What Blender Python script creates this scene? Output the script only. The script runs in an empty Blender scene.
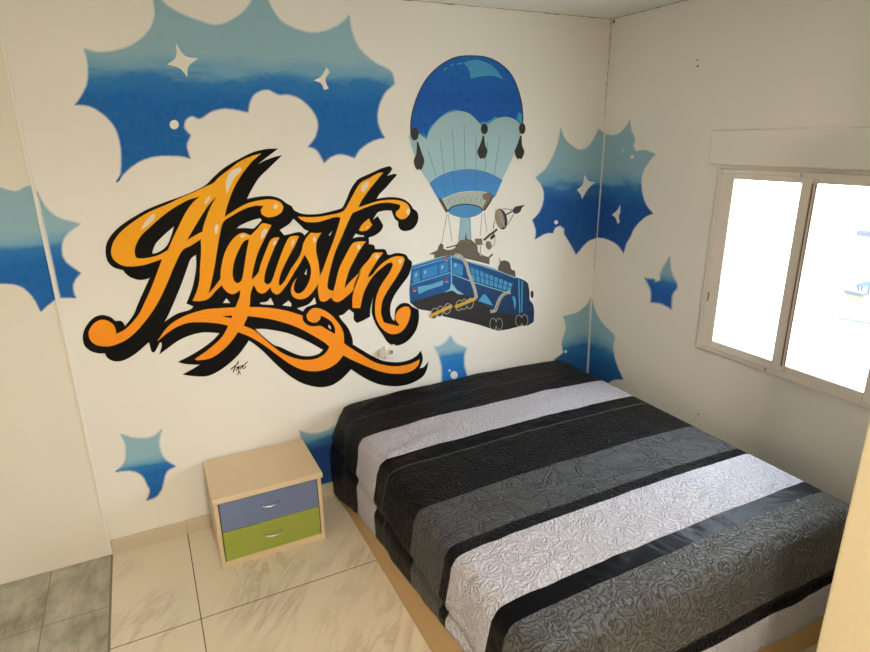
import bpy, bmesh, math, random
from mathutils import Vector, Matrix, noise
from mathutils.geometry import tessellate_polygon
random.seed(4)
C = bpy.context.scene.collection
PI = math.pi

# ------------------------------------------------------------------ camera
CAM = Vector((-2.5209, -2.8345, 1.8851)); YAW, PITCH, ROLL, FPX = 0.4583, 0.3084, -0.0139, 592.6252
fw = Vector((math.sin(YAW)*math.cos(PITCH), math.cos(YAW)*math.cos(PITCH), -math.sin(PITCH)))
r0 = Vector((math.cos(YAW), -math.sin(YAW), 0)); u0 = r0.cross(fw)
rt = r0*math.cos(ROLL) + u0*math.sin(ROLL); up = -r0*math.sin(ROLL) + u0*math.cos(ROLL)
cam = bpy.data.cameras.new('camera'); co = bpy.data.objects.new('camera', cam); C.objects.link(co)
M = Matrix((rt, up, -fw)).transposed().to_4x4(); M.translation = CAM
co.matrix_world = M; cam.sensor_width = 36; cam.lens = FPX/870*36; cam.clip_start = 0.02
bpy.context.scene.camera = co

def hit(px, py, ax, val):
    """point where the measured sight line through a photo pixel meets the plane axis=val"""
    d = rt*((px-435)/FPX) + up*((326-py)/FPX) + fw
    return CAM + d*((val-CAM[ax])/d[ax])

# ------------------------------------------------------------------ helpers
def link(name, bm, m, parent=None, smooth=False):
    me = bpy.data.meshes.new(name); bm.to_mesh(me); bm.free()
    if smooth:
        for p in me.polygons: p.use_smooth = True
    for q in (m if isinstance(m, (list, tuple)) else [m]): me.materials.append(q)
    o = bpy.data.objects.new(name, me); C.objects.link(o)
    if parent: o.parent = parent
    return o

def localise(o, parent):
    """o was built in world coordinates: keep it in place under an Empty"""
    o.parent = parent
    o.matrix_parent_inverse = Matrix.Translation(-parent.location)
    return o

def thing(name, label, cat, loc, group=None):
    o = bpy.data.objects.new(name, None); o.empty_display_size = .1; C.objects.link(o)
    o.location = loc; return tag(o, label, cat, group)

def tag(o, label, cat, group=None):
    o['label'] = label; o['category'] = cat
    if group: o['group'] = group
    return o

def struct(o):
    o['kind'] = 'structure'; return o

def box(bm, x0, x1, y0, y1, z0, z1, bev=0, seg=2):
    r = bmesh.ops.create_cube(bm, size=1)
    vs = r['verts']
    for v in vs:
        v.co = Vector((x0 if v.co.x < 0 else x1, y0 if v.co.y < 0 else y1, z0 if v.co.z < 0 else z1))
    if bev:
        es = list({e for v in vs for e in v.link_edges})
        bmesh.ops.bevel(bm, geom=es, offset=bev, segments=seg, profile=.5, affect='EDGES')
    return bm

def bx(*a, **k):
    return box(bmesh.new(), *a, **k)

def tube(bm, pts, r, seg=8):
    pts = [Vector(p) for p in pts]; rings = []
    for i, p in enumerate(pts):
        t = (pts[min(i+1, len(pts)-1)] - pts[max(i-1, 0)]).normalized()
        a = t.cross(Vector((0, 0, 1)));
        if a.length < .01: a = t.cross(Vector((1, 0, 0)))
        a.normalize(); b = t.cross(a)
        rings.append([bm.verts.new(p + (a*math.cos(2*PI*k/seg) + b*math.sin(2*PI*k/seg))*r) for k in range(seg)])
    for A, B in zip(rings, rings[1:]):
        for k in range(seg): bm.faces.new((A[k], A[(k+1) % seg], B[(k+1) % seg], B[k]))
    bm.faces.new(rings[0][::-1]); bm.faces.new(rings[-1]); return bm

# ------------------------------------------------------------------ materials
class NT:
    def __init__(s, name, rough=.6, spec=.5, metal=0):
        s.m = bpy.data.materials.new(name); s.m.use_nodes = True; s.t = s.m.node_tree
        s.b = s.t.nodes['Principled BSDF']
        s.b.inputs['Roughness'].default_value = rough; s.b.inputs['Metallic'].default_value = metal
        s.b.inputs['Specular IOR Level'].default_value = spec
    def n(s, typ, **kw):
        n = s.t.nodes.new(typ)
        for k, v in kw.items():
            if k.startswith('i_'):
                key = k[2:].replace('_', ' '); n.inputs[int(key) if key.isdigit() else key].default_value = v
            else: setattr(n, k, v)
        return n
    def l(s, a, b): s.t.links.new(a, b)
    def math(s, op, a, b=None, clamp=False):
        n = s.n('ShaderNodeMath', operation=op, use_clamp=clamp)
        for i, v in enumerate((a, b)):
            if v is None: continue
            if hasattr(v, 'links'): s.l(v, n.inputs[i])
            else: n.inputs[i].default_value = v
        return n.outputs[0]
    def ramp(s, fac, stops, interp='LINEAR'):
        n = s.n('ShaderNodeValToRGB'); n.color_ramp.interpolation = interp; e = n.color_ramp.elements
        while len(e) > 1: e.remove(e[-1])
        e[0].position = stops[0][0]; e[0].color = (*stops[0][1], 1)
        for p, c in stops[1:]:
            q = e.new(p); q.color = (*c, 1)
        s.l(fac, n.inputs[0]); return n.outputs[0]
    def mix(s, fac, a, b, blend='MIX'):
        n = s.n('ShaderNodeMix', data_type='RGBA', blend_type=blend)
        for i, v in ((0, fac), (6, a), (7, b)):
            if hasattr(v, 'links'): s.l(v, n.inputs[i])
            else: n.inputs[i].default_value = v if i == 0 else (*v, 1)
        return n.outputs[2]
    def noise(s, vec, scale, detail=3, rough=.5, dist=0):
        n = s.n('ShaderNodeTexNoise', i_Scale=scale, i_Detail=detail, i_Roughness=rough, i_Distortion=dist)
        if vec is not None: s.l(vec, n.inputs['Vector'])
        return n.outputs['Fac']
    def bump(s, h, strength=.3, dist=.01):
        n = s.n('ShaderNodeBump', i_Strength=strength, i_Distance=dist)
        s.l(h, n.inputs['Height']); s.l(n.outputs[0], s.b.inputs['Normal'])
    def col(s, c):
        if hasattr(c, 'links'): s.l(c, s.b.inputs['Base Color'])
        else: s.b.inputs['Base Color'].default_value = (*c, 1)
    def pos(s): return s.n('ShaderNodeNewGeometry').outputs['Position']
    def sep(s, v):
        n = s.n('ShaderNodeSeparateXYZ'); s.l(v, n.inputs[0]); return n.outputs

def srgb(*c):
    return tuple(((v/255)/12.92 if v/255 <= .04045 else ((v/255+.055)/1.055)**2.4) for v in c)

def plain(name, c, rough=.5, metal=0, spec=.5, bump=0, bscale=80):
    s = NT(name, rough, spec, metal)
    n = s.noise(s.pos(), bscale, 4)
    s.col(s.mix(n, tuple(v*.94 for v in c), tuple(min(1, v*1.05) for v in c)))
    if bump: s.bump(n, bump, .004)
    return s.m

def plaster(name, c):
    s = NT(name, .75, .25); p = s.pos()
    big = s.noise(p, 1.7, 4, .6); sm = s.noise(p, 60, 3)
    spots = s.ramp(s.noise(p, 14, 2), [(.0, (0, 0, 0)), (.76, (0, 0, 0)), (.82, (1, 1, 1))])
    cc = s.mix(big, tuple(v*.95 for v in c), tuple(min(1, v*1.03) for v in c))
    cc = s.mix(s.math('MULTIPLY', spots, .10), cc, (.45, .38, .28))
    s.col(cc); s.bump(s.math('ADD', s.math('MULTIPLY', sm, .4), s.noise(p, 9, 3)), .12, .006)
    return s.m

WALL = plaster('wall_plaster', (.86, .83, .765))
CEIL = plaster('ceiling_plaster', (.88, .86, .81))
CASING = plain('casing_paint', (.68, .56, .36), .5)
CRACK = plain('crack_dirt', (.16, .12, .08), .9)
BEAD = plain('corner_bead_paint', (.85, .83, .77), .5)

def tiles(name, base, vein, xs, ys, grout, rough, clouds=False):
    """tiles laid with joints at xs=(origin, pitch) and ys=(origin, pitch)"""
    s = NT(name, rough, .5); p = s.pos(); x, y, z = s.sep(p)
    def joint(v, o, pitch):
        f = s.math('FRACT', s.math('DIVIDE', s.math('SUBTRACT', v, o-pitch*20), pitch))
        d = s.math('ABSOLUTE', s.math('SUBTRACT', f, .5))
        return s.math('GREATER_THAN', d, .5-.0022/pitch)
    g = s.math('MAXIMUM', joint(x, *xs), joint(y, *ys))
    mp = s.n('ShaderNodeMapping', vector_type='TEXTURE'); s.l(p, mp.inputs[0])
    mp.inputs['Rotation'].default_value = (0, 0, 1.5 if clouds else .95); mp.inputs['Scale'].default_value = (1/1.3, 1/4.6, 1)
    if clouds:
        n1 = s.noise(p, 5, 6, .65, .4); n2 = s.noise(mp.outputs[0], 3, 5, .6, .6)
        c = s.mix(s.ramp(s.math('ADD', s.math('MULTIPLY', n1, .5), s.math('MULTIPLY', n2, .5)), [(.38, (0, 0, 0)), (.60, (1, 1, 1))]), base, vein)
    else:
        n1 = s.noise(mp.outputs[0], 1.6, 6, .62, 1.2)
        a = s.math('ABSOLUTE', s.math('SUBTRACT', n1, .5))
        v1 = s.ramp(a, [(0, (1, 1, 1)), (.03, (.45, .45, .45)), (.09, (0, 0, 0))])
        m = s.ramp(s.noise(p, 2.1, 2), [(.42, (0, 0, 0)), (.62, (1, 1, 1))])
        c = s.mix(s.math('MULTIPLY', s.math('MULTIPLY', v1, m), .5), base, vein)
        c = s.mix(s.math('MULTIPLY', s.noise(mp.outputs[0], 2.2, 3), .25), c, tuple(v*.85 for v in base))
    s.col(s.mix(g, c, grout))
    s.bump(s.math('SUBTRACT', 1, g), .25, .002)
    return s.m

FLOOR = tiles('marble_tile', (.78, .69, .53), (.34, .26, .16), (-2.531, 1.25), (-.631, .631), (.13, .10, .07), .22)
GREY = tiles('grey_tile', (.54, .51, .40), (.26, .24, .18), (-3.118, .62), (-.375, .62), (.21, .19, .14), .45, True)
SKIRT = plain('skirting_tile', (.62, .54, .40), .35)

def wood(name, c1, c2, axis='X', rough=.45, scale=1):
    s = NT(name, rough, .4); p = s.pos(); mp = s.n('ShaderNodeMapping'); s.l(p, mp.inputs[0])
    sc = {'X': (1.5, 30, 30), 'Y': (30, 1.5, 30), 'Z': (30, 30, 1.5)}[axis]
    mp.inputs['Scale'].default_value = tuple(v*scale for v in sc)
    n = s.noise(mp.outputs[0], 1, 5, .6, .4)
    s.col(s.mix(n, c1, c2)); s.bump(n, .05, .002); return s.m

BEECH = wood('beech_laminate', (.68, .53, .33), (.77, .62, .41), 'X')
BEECHZ = wood('beech_laminate_upright', (.66, .51, .32), (.75, .60, .40), 'Z')
OAK = wood('oak_rail', (.50, .31, .13), (.62, .41, .19), 'Y')
BLUEF = plain('blue_drawer_laminate', srgb(112, 128, 168), .42)
GREENF = plain('green_drawer_laminate', srgb(154, 168, 72), .42)
STEEL = plain('brushed_steel', (.78, .78, .78), .28, 1)
WHITE_AL = plain('white_window_metal', (.80, .74, .66), .45)
GASKET = plain('brown_window_seal', (.20, .11, .07), .6)
PLASTIC = plain('ivory_plastic', (.86, .83, .76), .35)
DARKP = plain('dark_plastic', (.05, .045, .04), .5)

# ------------------------------------------------------------------ room shell
H = 2.5
WY0, WY1, WZ0, WZ1 = -.838, -1.73, .832, 1.726           # window opening in the right wall
XB = -2.868                                               # where the bedroom tile ends
struct(link('floor', bx(XB, .12, -4.2, .12, -.1, 0), FLOOR))
struct(link('floor_hall', bx(-4.4, XB, -4.2, .12, -.1, 0), GREY)).name = 'floor_left'
struct(link('ceiling', bx(-4.4, .12, -4.2, .12, H, H+.1), CEIL))
struct(link('wall_back', bx(XB, .12, 0, .12, 0, H), WALL))
struct(link('wall_left', bx(-4.4, XB, -.004, .12, 0, H), plaster('left_wall_plaster', (.82, .77, .67))))
struct(link('wall_far_left', bx(-4.5, -4.4, -4.2, .12, 0, H), WALL))
struct(link('wall_rear', bx(-4.5, .12, -4.3, -4.2, 0, H), WALL))
bm = bmesh.new()
box(bm, 0, .14, WY0, 0, 0, H); box(bm, 0, .14, -4.2, WY1, 0, H)
box(bm, 0, .14, WY1, WY0, 0, WZ0); box(bm, 0, .14, WY1, WY0, WZ1, H)
struct(link('wall_right', bm, WALL))
struct(link('trim_1', bx(-2.877, -2.866, -.009, -.0, .0, H, bev=.002), BEAD))      # corner bead beside the back wall
JX = -1.126
struct(link('wall_front', bx(JX+.135, 0, -2.30, -2.2, 0, H), CASING))
j = struct(link('door_1', bx(JX, JX+.13, -2.315, -2.19, 0, 2.12, bev=.006), CASING))
# ragged brown caulk line where the casing meets the wall
bm = bmesh.new(); prev = None
for k in range(36):
    z = .02 + k*.06; w = .004 + .004*noise.noise((k*.7, 3, 1)); dx = .004*noise.noise((k*.45, 9, 2))
    a = bm.verts.new((JX+.131+dx, -2.3165, z)); b = bm.verts.new((JX+.138+dx+w, -2.3165, z))
    if prev: bm.faces.new((prev[0], prev[1], b, a))
    prev = (a, b)
struct(link('trim_2', bm, CRACK))
struct(link('trim_5', bx(XB-.006, XB+.003, -4.2, -.012, -.002, .0015), plain('joint_filler', (.22, .19, .14), .8)))
# skirting with one visible joint
bm = bmesh.new(); box(bm, XB+.003, -2.532, -.012, 0, 0, .075, bev=.0015); box(bm, -2.53, 0, -.012, 0, 0, .075, bev=.0015)
struct(link('baseboard_back', bm, SKIRT))
struct(link('baseboard_right', bx(-.012, 0, -2.2, -.012, 0, .075, bev=.0015), SKIRT))
# hairline crack with flaking paint along the ceiling joint and the corner
bm = bmesh.new()
def crack(p, q, nrm, side, n=60, w=.004):
    p, q, nrm, side = map(Vector, (p, q, nrm, side)); prev = None
    for k in range(n+1):
        f = k/n; c = p.lerp(q, f) + nrm*.0015
        ww = w*(.25 + max(0, noise.noise((k*.8, p.x*3, q.z*2)))*1.6)
        a = bm.verts.new(c); b = bm.verts.new(c + side*ww)
        if prev: bm.faces.new((prev[0], prev[1], b, a))
        prev = (a, b)
crack((-1.9, 0, H-.001), (0, 0, H-.001), (0, -1, 0), (0, 0, -1))
crack((0, 0, H-.001), (0, -1.2, H-.001), (-1, 0, 0), (0, 0, -1))
crack((-.001, 0, H), (-.001, 0, 2.0), (0, -1, 0), (-1, 0, 0), 40, .005)
crack((-.001, 0, 1.28), (-.001, 0, 1.08), (0, -1, 0), (-1, 0, 0), 12, .004)
bmesh.ops.create_circle(bm, cap_ends=True, segments=12, radius=.009, matrix=Matrix.Translation((-.0022, -.022, H-.018)) @ Matrix.Rotation(PI/2, 4, 'Y'))
for cx_, cy_, r_ in ((697.5, 60, .004), (697.8, 66, .006), (698.5, 414, .004), (700, 425, .003)):
    q_ = hit(cx_, cy_, 0, 0); bmesh.ops.create_circle(bm, cap_ends=True, segments=8, radius=r_, matrix=Matrix.Translation((-.0012, q_.y, q_.z)) @ Matrix.Rotation(PI/2, 4, 'Y'))
struct(link('trim_3', bm, CRACK))
# roller shutter housing above the window
struct(link('trim_4', bx(-.014, .0, -2.2, -.762, 1.742, 1.90, bev=.006), WALL))

# ------------------------------------------------------------------ window
win = bpy.data.objects.new('window_1', None); C.objects.link(win); win.location = (0, (WY0+WY1)/2, WZ0); struct(win)
def wpart(name, bm, m): return localise(link(name, bm, m), win)
def ring(x0, x1, ya, yb, za, zb, tl, tr=None, bev=.003, tb=None, tt=None):
    b = bmesh.new(); tb = tb or tl; tt = tt or tl; tr = tr or tl
    box(b, x0, x1, ya-tl, ya, za, zb, bev); box(b, x0, x1, yb, yb+tr, za, zb, bev)
    box(b, x0, x1, yb+tr, ya-tl, za, za+tb, bev); box(b, x0, x1, yb+tr, ya-tl, zb-tt, zb, bev); return b
wpart('frame', ring(-.030, .08, WY0, WY1, WZ0, WZ1, .024), WHITE_AL)
s1 = wpart('sash', ring(-.038, -.016, WY0-.026, -1.298, WZ0+.022, WZ1-.018, .074, .043, tb=.043, tt=.026), WHITE_AL)
s2 = wpart('sash', ring(-.029, .016, -1.2985, WY1+.026, WZ0+.022, WZ1-.018, .019, .060, tb=.036, tt=.024), WHITE_AL)
bm = bmesh.new(); box(bm, -.037, -.014, -1.304, -1.2985, WZ0+.055, WZ1-.042); box(bm, -.0325, -.014, -1.3165, -1.3115, WZ0+.055, WZ1-.045)
localise(link('brush_seal', bm, GASKET), win)
bm = bmesh.new(); box(bm, -.034, -.014, -1.3115, -1.304, WZ0+.055, WZ1-.045)
localise(link('seal_channel', bm, WHITE_AL), win)
bm = bmesh.new(); box(bm, -.0385, -.036, -.884, -.877, 1.09, 1.135)
localise(link('latch_slot', bm, GASKET), win)
bm = bmesh.new(); box(bm, -.0315, -.029, -1.246, -1.242, 1.69, 1.72); box(bm, -.0315, -.029, -1.231, -1.227, .834, .858)
localise(link('frame_joint', bm, GASKET), win)
s = NT('window_glass', 0); g = s.t
for n in list(g.nodes): g.nodes.remove(n)
tr = g.nodes.new('ShaderNodeBsdfTransparent'); gl = g.nodes.new('ShaderNodeBsdfGlossy'); gl.inputs['Roughness'].default_value = .02
mx = g.nodes.new('ShaderNodeMixShader'); mx.inputs[0].default_value = .06; out = g.nodes.new('ShaderNodeOutputMaterial')
tr.inputs[0].default_value = (.97, .98, .98, 1)
g.links.new(tr.outputs[0], mx.inputs[1]); g.links.new(gl.outputs[0], mx.inputs[2]); g.links.new(mx.outputs[0], out.inputs[0])
GLASS = s.m
for a, b, x, z0, z1 in ((-.933, -1.26, -.028, .89, 1.687), (-1.312, -1.65, -.024, .88, 1.689)):
    localise(link('glass_pane', bx(x-.002, x+.002, b, a, z0, z1), GLASS), win)

# ------------------------------------------------------------------ outside, far below the window
PAVE = plain('sunlit_paving', (.52, .50, .46), .9)
struct(link('ground_outside', bx(.3, 90, -60, 60, -6.2, -6), PAVE))
AWN = plain('blue_awning_cloth', (.045, .06, .09), .8, spec=.1); POST = plain('grey_post_metal', (.04, .042, .05), .6, spec=.1); YEL = plain('yellow_render', (.10, .097, .06), .9, spec=.1)
def ground(px, py): return hit(px, py, 2, -6)
X0 = ground(862, 294).x
def P(px, py, x=X0): return hit(px, py, 0, x)
aw = thing('market_awning', 'pale blue awning on thin posts outside beyond the right window pane', 'awning', (X0, P(872, 300).y, -6))
a, b = P(856, 284), P(888, 284); top = a.z
bm = bmesh.new()
n = 12; rows = []
for k in range(n+1):
    f = k/n; y = a.y + (b.y-a.y)*f; z = top + .25*math.sin(PI*f)
    rows.append([bm.verts.new((x, y, zz)) for x, zz in ((X0, z-.25), (X0, z), (X0+3, z+.5))])
for A, B in zip(rows, rows[1:]):
    for k in range(2): bm.faces.new((A[k], A[k+1], B[k+1], B[k]))
localise(link('canopy', bm, AWN), aw)
for px in (857.5, 861, 868, 880):
    q = P(px, 290); localise(link('post', tube(bmesh.new(), [(X0+.05, q.y, -6), (X0+.05, q.y, top)], .06), POST), aw)
X1 = ground(855, 303).x
q0, q1 = P(845, 293, X1), P(862, 296, X1)
yw = tag(link('garden_wall', bx(X1, X1+.3, q1.y, q0.y, -6, q0.z), YEL), 'pale yellow low wall outside beside the blue awning', 'wall')
cp = link('coping', bx(X1-.06, X1+.36, q1.y-.05, q0.y+.05, q0.z, q0.z+.16), POST); cp.parent = yw
g0, g1 = ground(838, 319), ground(905, 331)
bm = bmesh.new(); L_ = (g1-g0).length
box(bm, 0, L_, -.08, .08, 0, .12)
bm.transform(Matrix.Translation(g0) @ Matrix.Rotation(math.atan2(g1.y-g0.y, g1.x-g0.x), 4, 'Z'))
tag(link('kerb', bm, plain('pale_kerb_stone', (.07, .07, .07), .9, spec=.1)), 'thin pale grey kerb line outside below the blue awning', 'kerb')
q0, q1 = P(857, 230, X0+6), P(895, 232, X0+6)
tag(link('shade_roof', bx(X0+6, X0+9, q1.y, q0.y, q0.z-.35, q0.z), plain('grey_eave', (.05, .05, .058), .9, spec=.1)), 'grey roof edge outside above the blue awning', 'roof')
for yy in (q0.y-.2, q1.y+.2):
    po_ = link('roof_post', tube(bmesh.new(), [(X0+8.8, yy, -6), (X0+8.8, yy, q0.z-.3)], .05), POST); po_.parent = bpy.data.objects['shade_roof']

# ------------------------------------------------------------------ mural: paint on the walls
LAY = .0007
def smooth_poly(pts, corner=48, sub=4):
    pts = [Vector((p[0], p[1])) for p in pts]; n = len(pts); out = []
    q = [p for i, p in enumerate(pts) if (p-pts[i-1]).length > .05]; pts = q; n = len(pts)
    def sharp(i):
        a = pts[i]-pts[i-1]; b = pts[(i+1) % n]-pts[i]
        return math.degrees(a.angle(b, 0)) > corner
    sh = [sharp(i) for i in range(n)]
    for i in range(n):
        p1, p2 = pts[i], pts[(i+1) % n]
        p0 = pts[i-1] if not sh[i] else p1*2-p2 if sh[(i+1) % n] else p1 + (p1-p2)*.6 + (p1-p2)*.0
        p3 = pts[(i+2) % n] if not sh[(i+1) % n] else p2 + (p2-p1)*.6
        seg = max(1, min(sub, int((p2-p1).length/1.2)+1))
        for k in range(seg):
            t = k/seg; t2 = t*t; t3 = t2*t
            out.append(.5*((2*p1) + (p2-p0)*t + (2*p0-5*p1+4*p2-p3)*t2 + (3*p1-p0-3*p2+p3)*t3))
    return out

def flat(name, polys, m, layer, parent=None, wall='back', sm=True, corner=48):
    """one painted shape; polys = [outer, hole, hole...] per entry, pixel outline measured on the photo, laid on the wall's plane"""
    bm = bmesh.new()
    if polys and not isinstance(polys[0][0][0], (tuple, list)): polys = [polys]
    for rings in polys:
        loops = [smooth_poly(r, corner) if sm else [Vector((p[0], p[1])) for p in r] for r in rings]
        pts = [p for r in loops for p in r]
        tri = tessellate_polygon([[Vector((p.x, p.y, 0)) for p in r] for r in loops])
        vs = []
        for p in pts:
            if wall == 'back': w = hit(p.x, p.y, 1, 0); w.y = -layer*LAY
            elif wall == 'left': w = hit(p.x, p.y, 1, -.004); w.y = -.004-layer*LAY
            else: w = hit(p.x, p.y, 0, 0); w.x = -layer*LAY
            vs.append(bm.verts.new(w))
        for t in tri:
            try: bm.faces.new([vs[i] for i in t])
            except ValueError: pass
    bmesh.ops.recalc_face_normals(bm, faces=bm.faces)
    ref = Vector((0, -1, 0)) if wall != 'right' else Vector((-1, 0, 0))
    for f in bm.faces:
        if f.normal.dot(ref) < 0: f.normal_flip()
    o = link(name, bm, m)
    if parent: localise(o, parent)
    return o

def sprayed(name, pts, m, layer, parent=None, wall='back', w=2.6):
    """a sprayed patch: solid inside, thinning out over a narrow rim (attribute 'cover')"""
    q = smooth_poly(pts, 55, 4); n = len(q)
    area = sum(q[i].x*q[(i+1) % n].y - q[(i+1) % n].x*q[i].y for i in range(n))
    sg = 1 if area > 0 else -1
    ins, outs = [], []
    for i in range(n):
        a = (q[i]-q[i-1]); b = (q[(i+1) % n]-q[i])
        if a.length < 1e-6: a = b
        if b.length < 1e-6: b = a
        na = Vector((a.y, -a.x)).normalized()*sg; nb = Vector((b.y, -b.x)).normalized()*sg
        k = na+nb; k = na if k.length < .2 else k.normalized()
        ins.append(q[i]-k*w*.7); outs.append(q[i]+k*w*.6)
    bm = bmesh.new(); lay = bm.verts.layers.float.new('cover')
    def place(p, c):
        ly = layer*(.5 + .5*c)*LAY
        if wall == 'back': x = hit(p.x, p.y, 1, 0); x.y = -ly
        elif wall == 'left': x = hit(p.x, p.y, 1, -.004); x.y = -.004-ly
        else: x = hit(p.x, p.y, 0, 0); x.x = -ly
        v = bm.verts.new(x); v[lay] = c; return v
    I = [place(p, 1) for p in ins]; O = [place(p, 0) for p in outs]
    for tr in tessellate_polygon([[Vector((p.x, p.y, 0)) for p in ins]]):
        try: bm.faces.new([I[k] for k in tr])
        except ValueError: pass
    for k in range(n): bm.faces.new((I[k], I[(k+1) % n], O[(k+1) % n], O[k]))
    ref = Vector((0, -1, 0)) if wall != 'right' else Vector((-1, 0, 0))
    for f in bm.faces:
        f.normal_update()
        if f.normal.dot(ref) < 0: f.normal_flip()
    o = link(name, bm, m)
    if parent: localise(o, parent)
    return o

def ell(cx, cy, rx, ry, rot=0, n=20):
    c, s = math.cos(rot), math.sin(rot)
    return [(cx + rx*math.cos(t)*c - ry*math.sin(t)*s, cy + rx*math.cos(t)*s + ry*math.sin(t)*c) for t in [2*PI*k/n for k in range(n)]]

def stroke(pts, w):
    """outline of a brush stroke of pixel width w"""
    pts = [Vector(p) for p in pts]; L, R = [], []
    for i, p in enumerate(pts):
        t = (pts[min(i+1, len(pts)-1)]-pts[max(i-1, 0)]).normalized(); n = Vector((-t.y, t.x))*w/2
        L.append(p+n); R.append(p-n)
    return [(q.x, q.y) for q in L + R[::-1]]

def zpaint(name, stops, z0, z1, rough=.55, wob=.06, scale=9, streak=False):
    """paint whose colour was sprayed in bands by height on the wall"""
    s = NT(name, max(rough, .65), .12); p = s.pos(); x, y, z = s.sep(p)
    f = s.math('DIVIDE', s.math('SUBTRACT', z, z0), z1-z0)
    mp = s.n('ShaderNodeMapping'); s.l(p, mp.inputs[0]); mp.inputs['Scale'].default_value = (.45, .45, 1.8)
    n = s.math('SUBTRACT', s.noise(mp.outputs[0], scale, 4, .6, .3), .5)
    f = s.math('ADD', f, s.math('MULTIPLY', n, wob*2))
    c = s.ramp(f, stops)
    s.col(s.mix(s.noise(p, 40, 3), c, s.mix(.04, c, (1, 1, 1)))); return s.m

BLACK = plain('black_spray_paint', (.006, .0055, .005), .7, spec=.12)
PWHITE = plain('white_paint', (.84, .80, .72), .6)
HILITE = plain('cream_highlight_paint', (.86, .74, .55), .6)
TEAL = srgb(146, 186, 200); MIDB = srgb(60, 146, 200); DEEP = srgb(0, 102, 180); DKB = srgb(0, 66, 136)

def soften(m):
    g = m.node_tree
    at = g.nodes.new('ShaderNodeAttribute'); at.attribute_name = 'cover'
    nz = g.nodes.new('ShaderNodeTexNoise'); nz.inputs['Scale'].default_value = 55
    ge = g.nodes.new('ShaderNodeNewGeometry'); g.links.new(ge.outputs['Position'], nz.inputs['Vector'])
    md = g.nodes.new('ShaderNodeMath'); md.operation = 'MULTIPLY_ADD'
    g.links.new(nz.outputs['Fac'], md.inputs[0]); md.inputs[1].default_value = .3
    g.links.new(at.outputs['Fac'], md.inputs[2])
    mr = g.nodes.new('ShaderNodeMapRange'); mr.interpolation_type = 'SMOOTHSTEP'
    mr.inputs['From Min'].default_value = .15; mr.inputs['From Max'].default_value = 1.1
    g.links.new(md.outputs[0], mr.inputs['Value'])
    bs = g.nodes['Principled BSDF']; src = bs.inputs['Base Color'].links[0].from_socket
    mx = g.nodes.new('ShaderNodeMix'); mx.data_type = 'RGBA'; mx.inputs[6].default_value = (.85, .82, .755, 1)
    g.links.new(mr.outputs[0], mx.inputs[0]); g.links.new(src, mx.inputs[7]); g.links.new(mx.outputs[2], bs.inputs['Base Color'])
    bs.inputs['Roughness'].default_value = .75
    return m

def skymat(name, ztop, zbot, mid=.5, top=TEAL, deep=DEEP):
    return soften(zpaint(name, [(0, DKB if deep is DKB else tuple(v*.92 for v in deep)), (max(.02, mid-.16), deep), (mid-.03, tuple(.6*a+.4*b for a, b in zip(deep, MIDB))), (mid+.03, tuple(.5*a+.5*b for a, b in zip(MIDB, top))), (mid+.12, top), (1, top)], zbot, ztop, wob=.10))

def zof(py, px, wall=1): return hit(px, py, wall, 0).z

MG = 'sky patches painted between the white clouds'
def patch(name, label, pieces, m, stars=()):
    """pieces: (wall, outline); stars: (kind, wall, outline)"""
    w0, pts = pieces[0]
    cx = sum(p[0] for p in pts)/len(pts); cy = sum(p[1] for p in pts)/len(pts)
    base = hit(cx, cy, 0, 0) if w0 == 'right' else hit(cx, cy, 1, 0)
    if len(pieces) == 1 and not stars:
        return tag(sprayed(name, pts, m, 1, wall=w0), label, 'mural', MG)
    t = thing(name, label, 'mural', base, MG)
    for w, q in pieces: sprayed('sky_paint', q, m, 1, t, w, 1.5 if 'corner' in label else 2.6)
    for kind, w, q in stars: flat(kind, [q], PWHITE, 2, t, w, corner=60)
    return t

P1 = [(153.2,0),(154.4,15),(149.4,29.1),(136.7,41.8),(119,49.4),(98.7,51.9),(83.5,48.1),(87.3,63.3),(87.3,81),(82.3,93.7),(74.7,105.1),(88.6,106.3),(103.8,115.2),(115.2,129.1),(120.3,146.8),(121,164.6),(120,174),(117,182.6),(118.2,181),(122.8,175.4),(132.5,166.4),(143.5,160.2),(156,156.7),(169.8,156),(182.2,156.7),(190.5,158.8),(188.4,151.9),(187,146),(188.6,140.5),(191,135.4),(184.8,127.8),(186.1,120.3),(192.4,116.5),(200,119),(212.7,111.4),(227.8,108.9),(248.1,112.7),(250.6,101.3),(255.7,93.7),(267.1,89.9),(278.5,94.9),(288.6,94.9),(301.3,100),(312.7,111.4),(317.7,124.1),(315.2,136.7),(307.6,146.8),(316.5,150.6),(324.1,163.3),(331.6,157),(341.8,154.4),(354.4,158.2),(362,148.1),(374.7,140.5),(384.8,138),(378.5,124.1),(378.5,108.9),(384.8,93.7),(394.9,83.5),(391.1,70.9),(374.7,62),(359.5,48.1),(351.9,30.4),(349.4,15.2),(339.2,24.1),(326.6,30.4),(311.4,32.2),(293.7,27.8),(278.5,17.7),(268.4,0),(262,-14),(251.9,0),(243,11.4),(227.8,21.5),(215.2,24.6),(202.5,21.5),(182.3,13.9),(167,5),(160,-3),(156,-12)]
patch('painted_sky_patch', 'largest blue sky patch, painted above the orange lettering at the top of the wall', [('back', P1)],
      skymat('sky_paint_top', zof(0, 240), zof(165, 240), .56),
      [('star', 'back', [(175.9,43),(184.8,55.7),(198.7,58.2),(188.6,66.3),(187.3,77.2),(179.7,68.4),(167,64.6),(175.9,57)]),
       ('star', 'back', [(326.6,67.1),(329.6,72.2),(325.3,79.7),(328.6,88.6),(324,89.9),(321,83.5),(313.9,80.5),(321.5,75.9)]),
       ('dot', 'back', ell(174.2, 124.6, 4.6, 4.6, n=12))])
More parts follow.
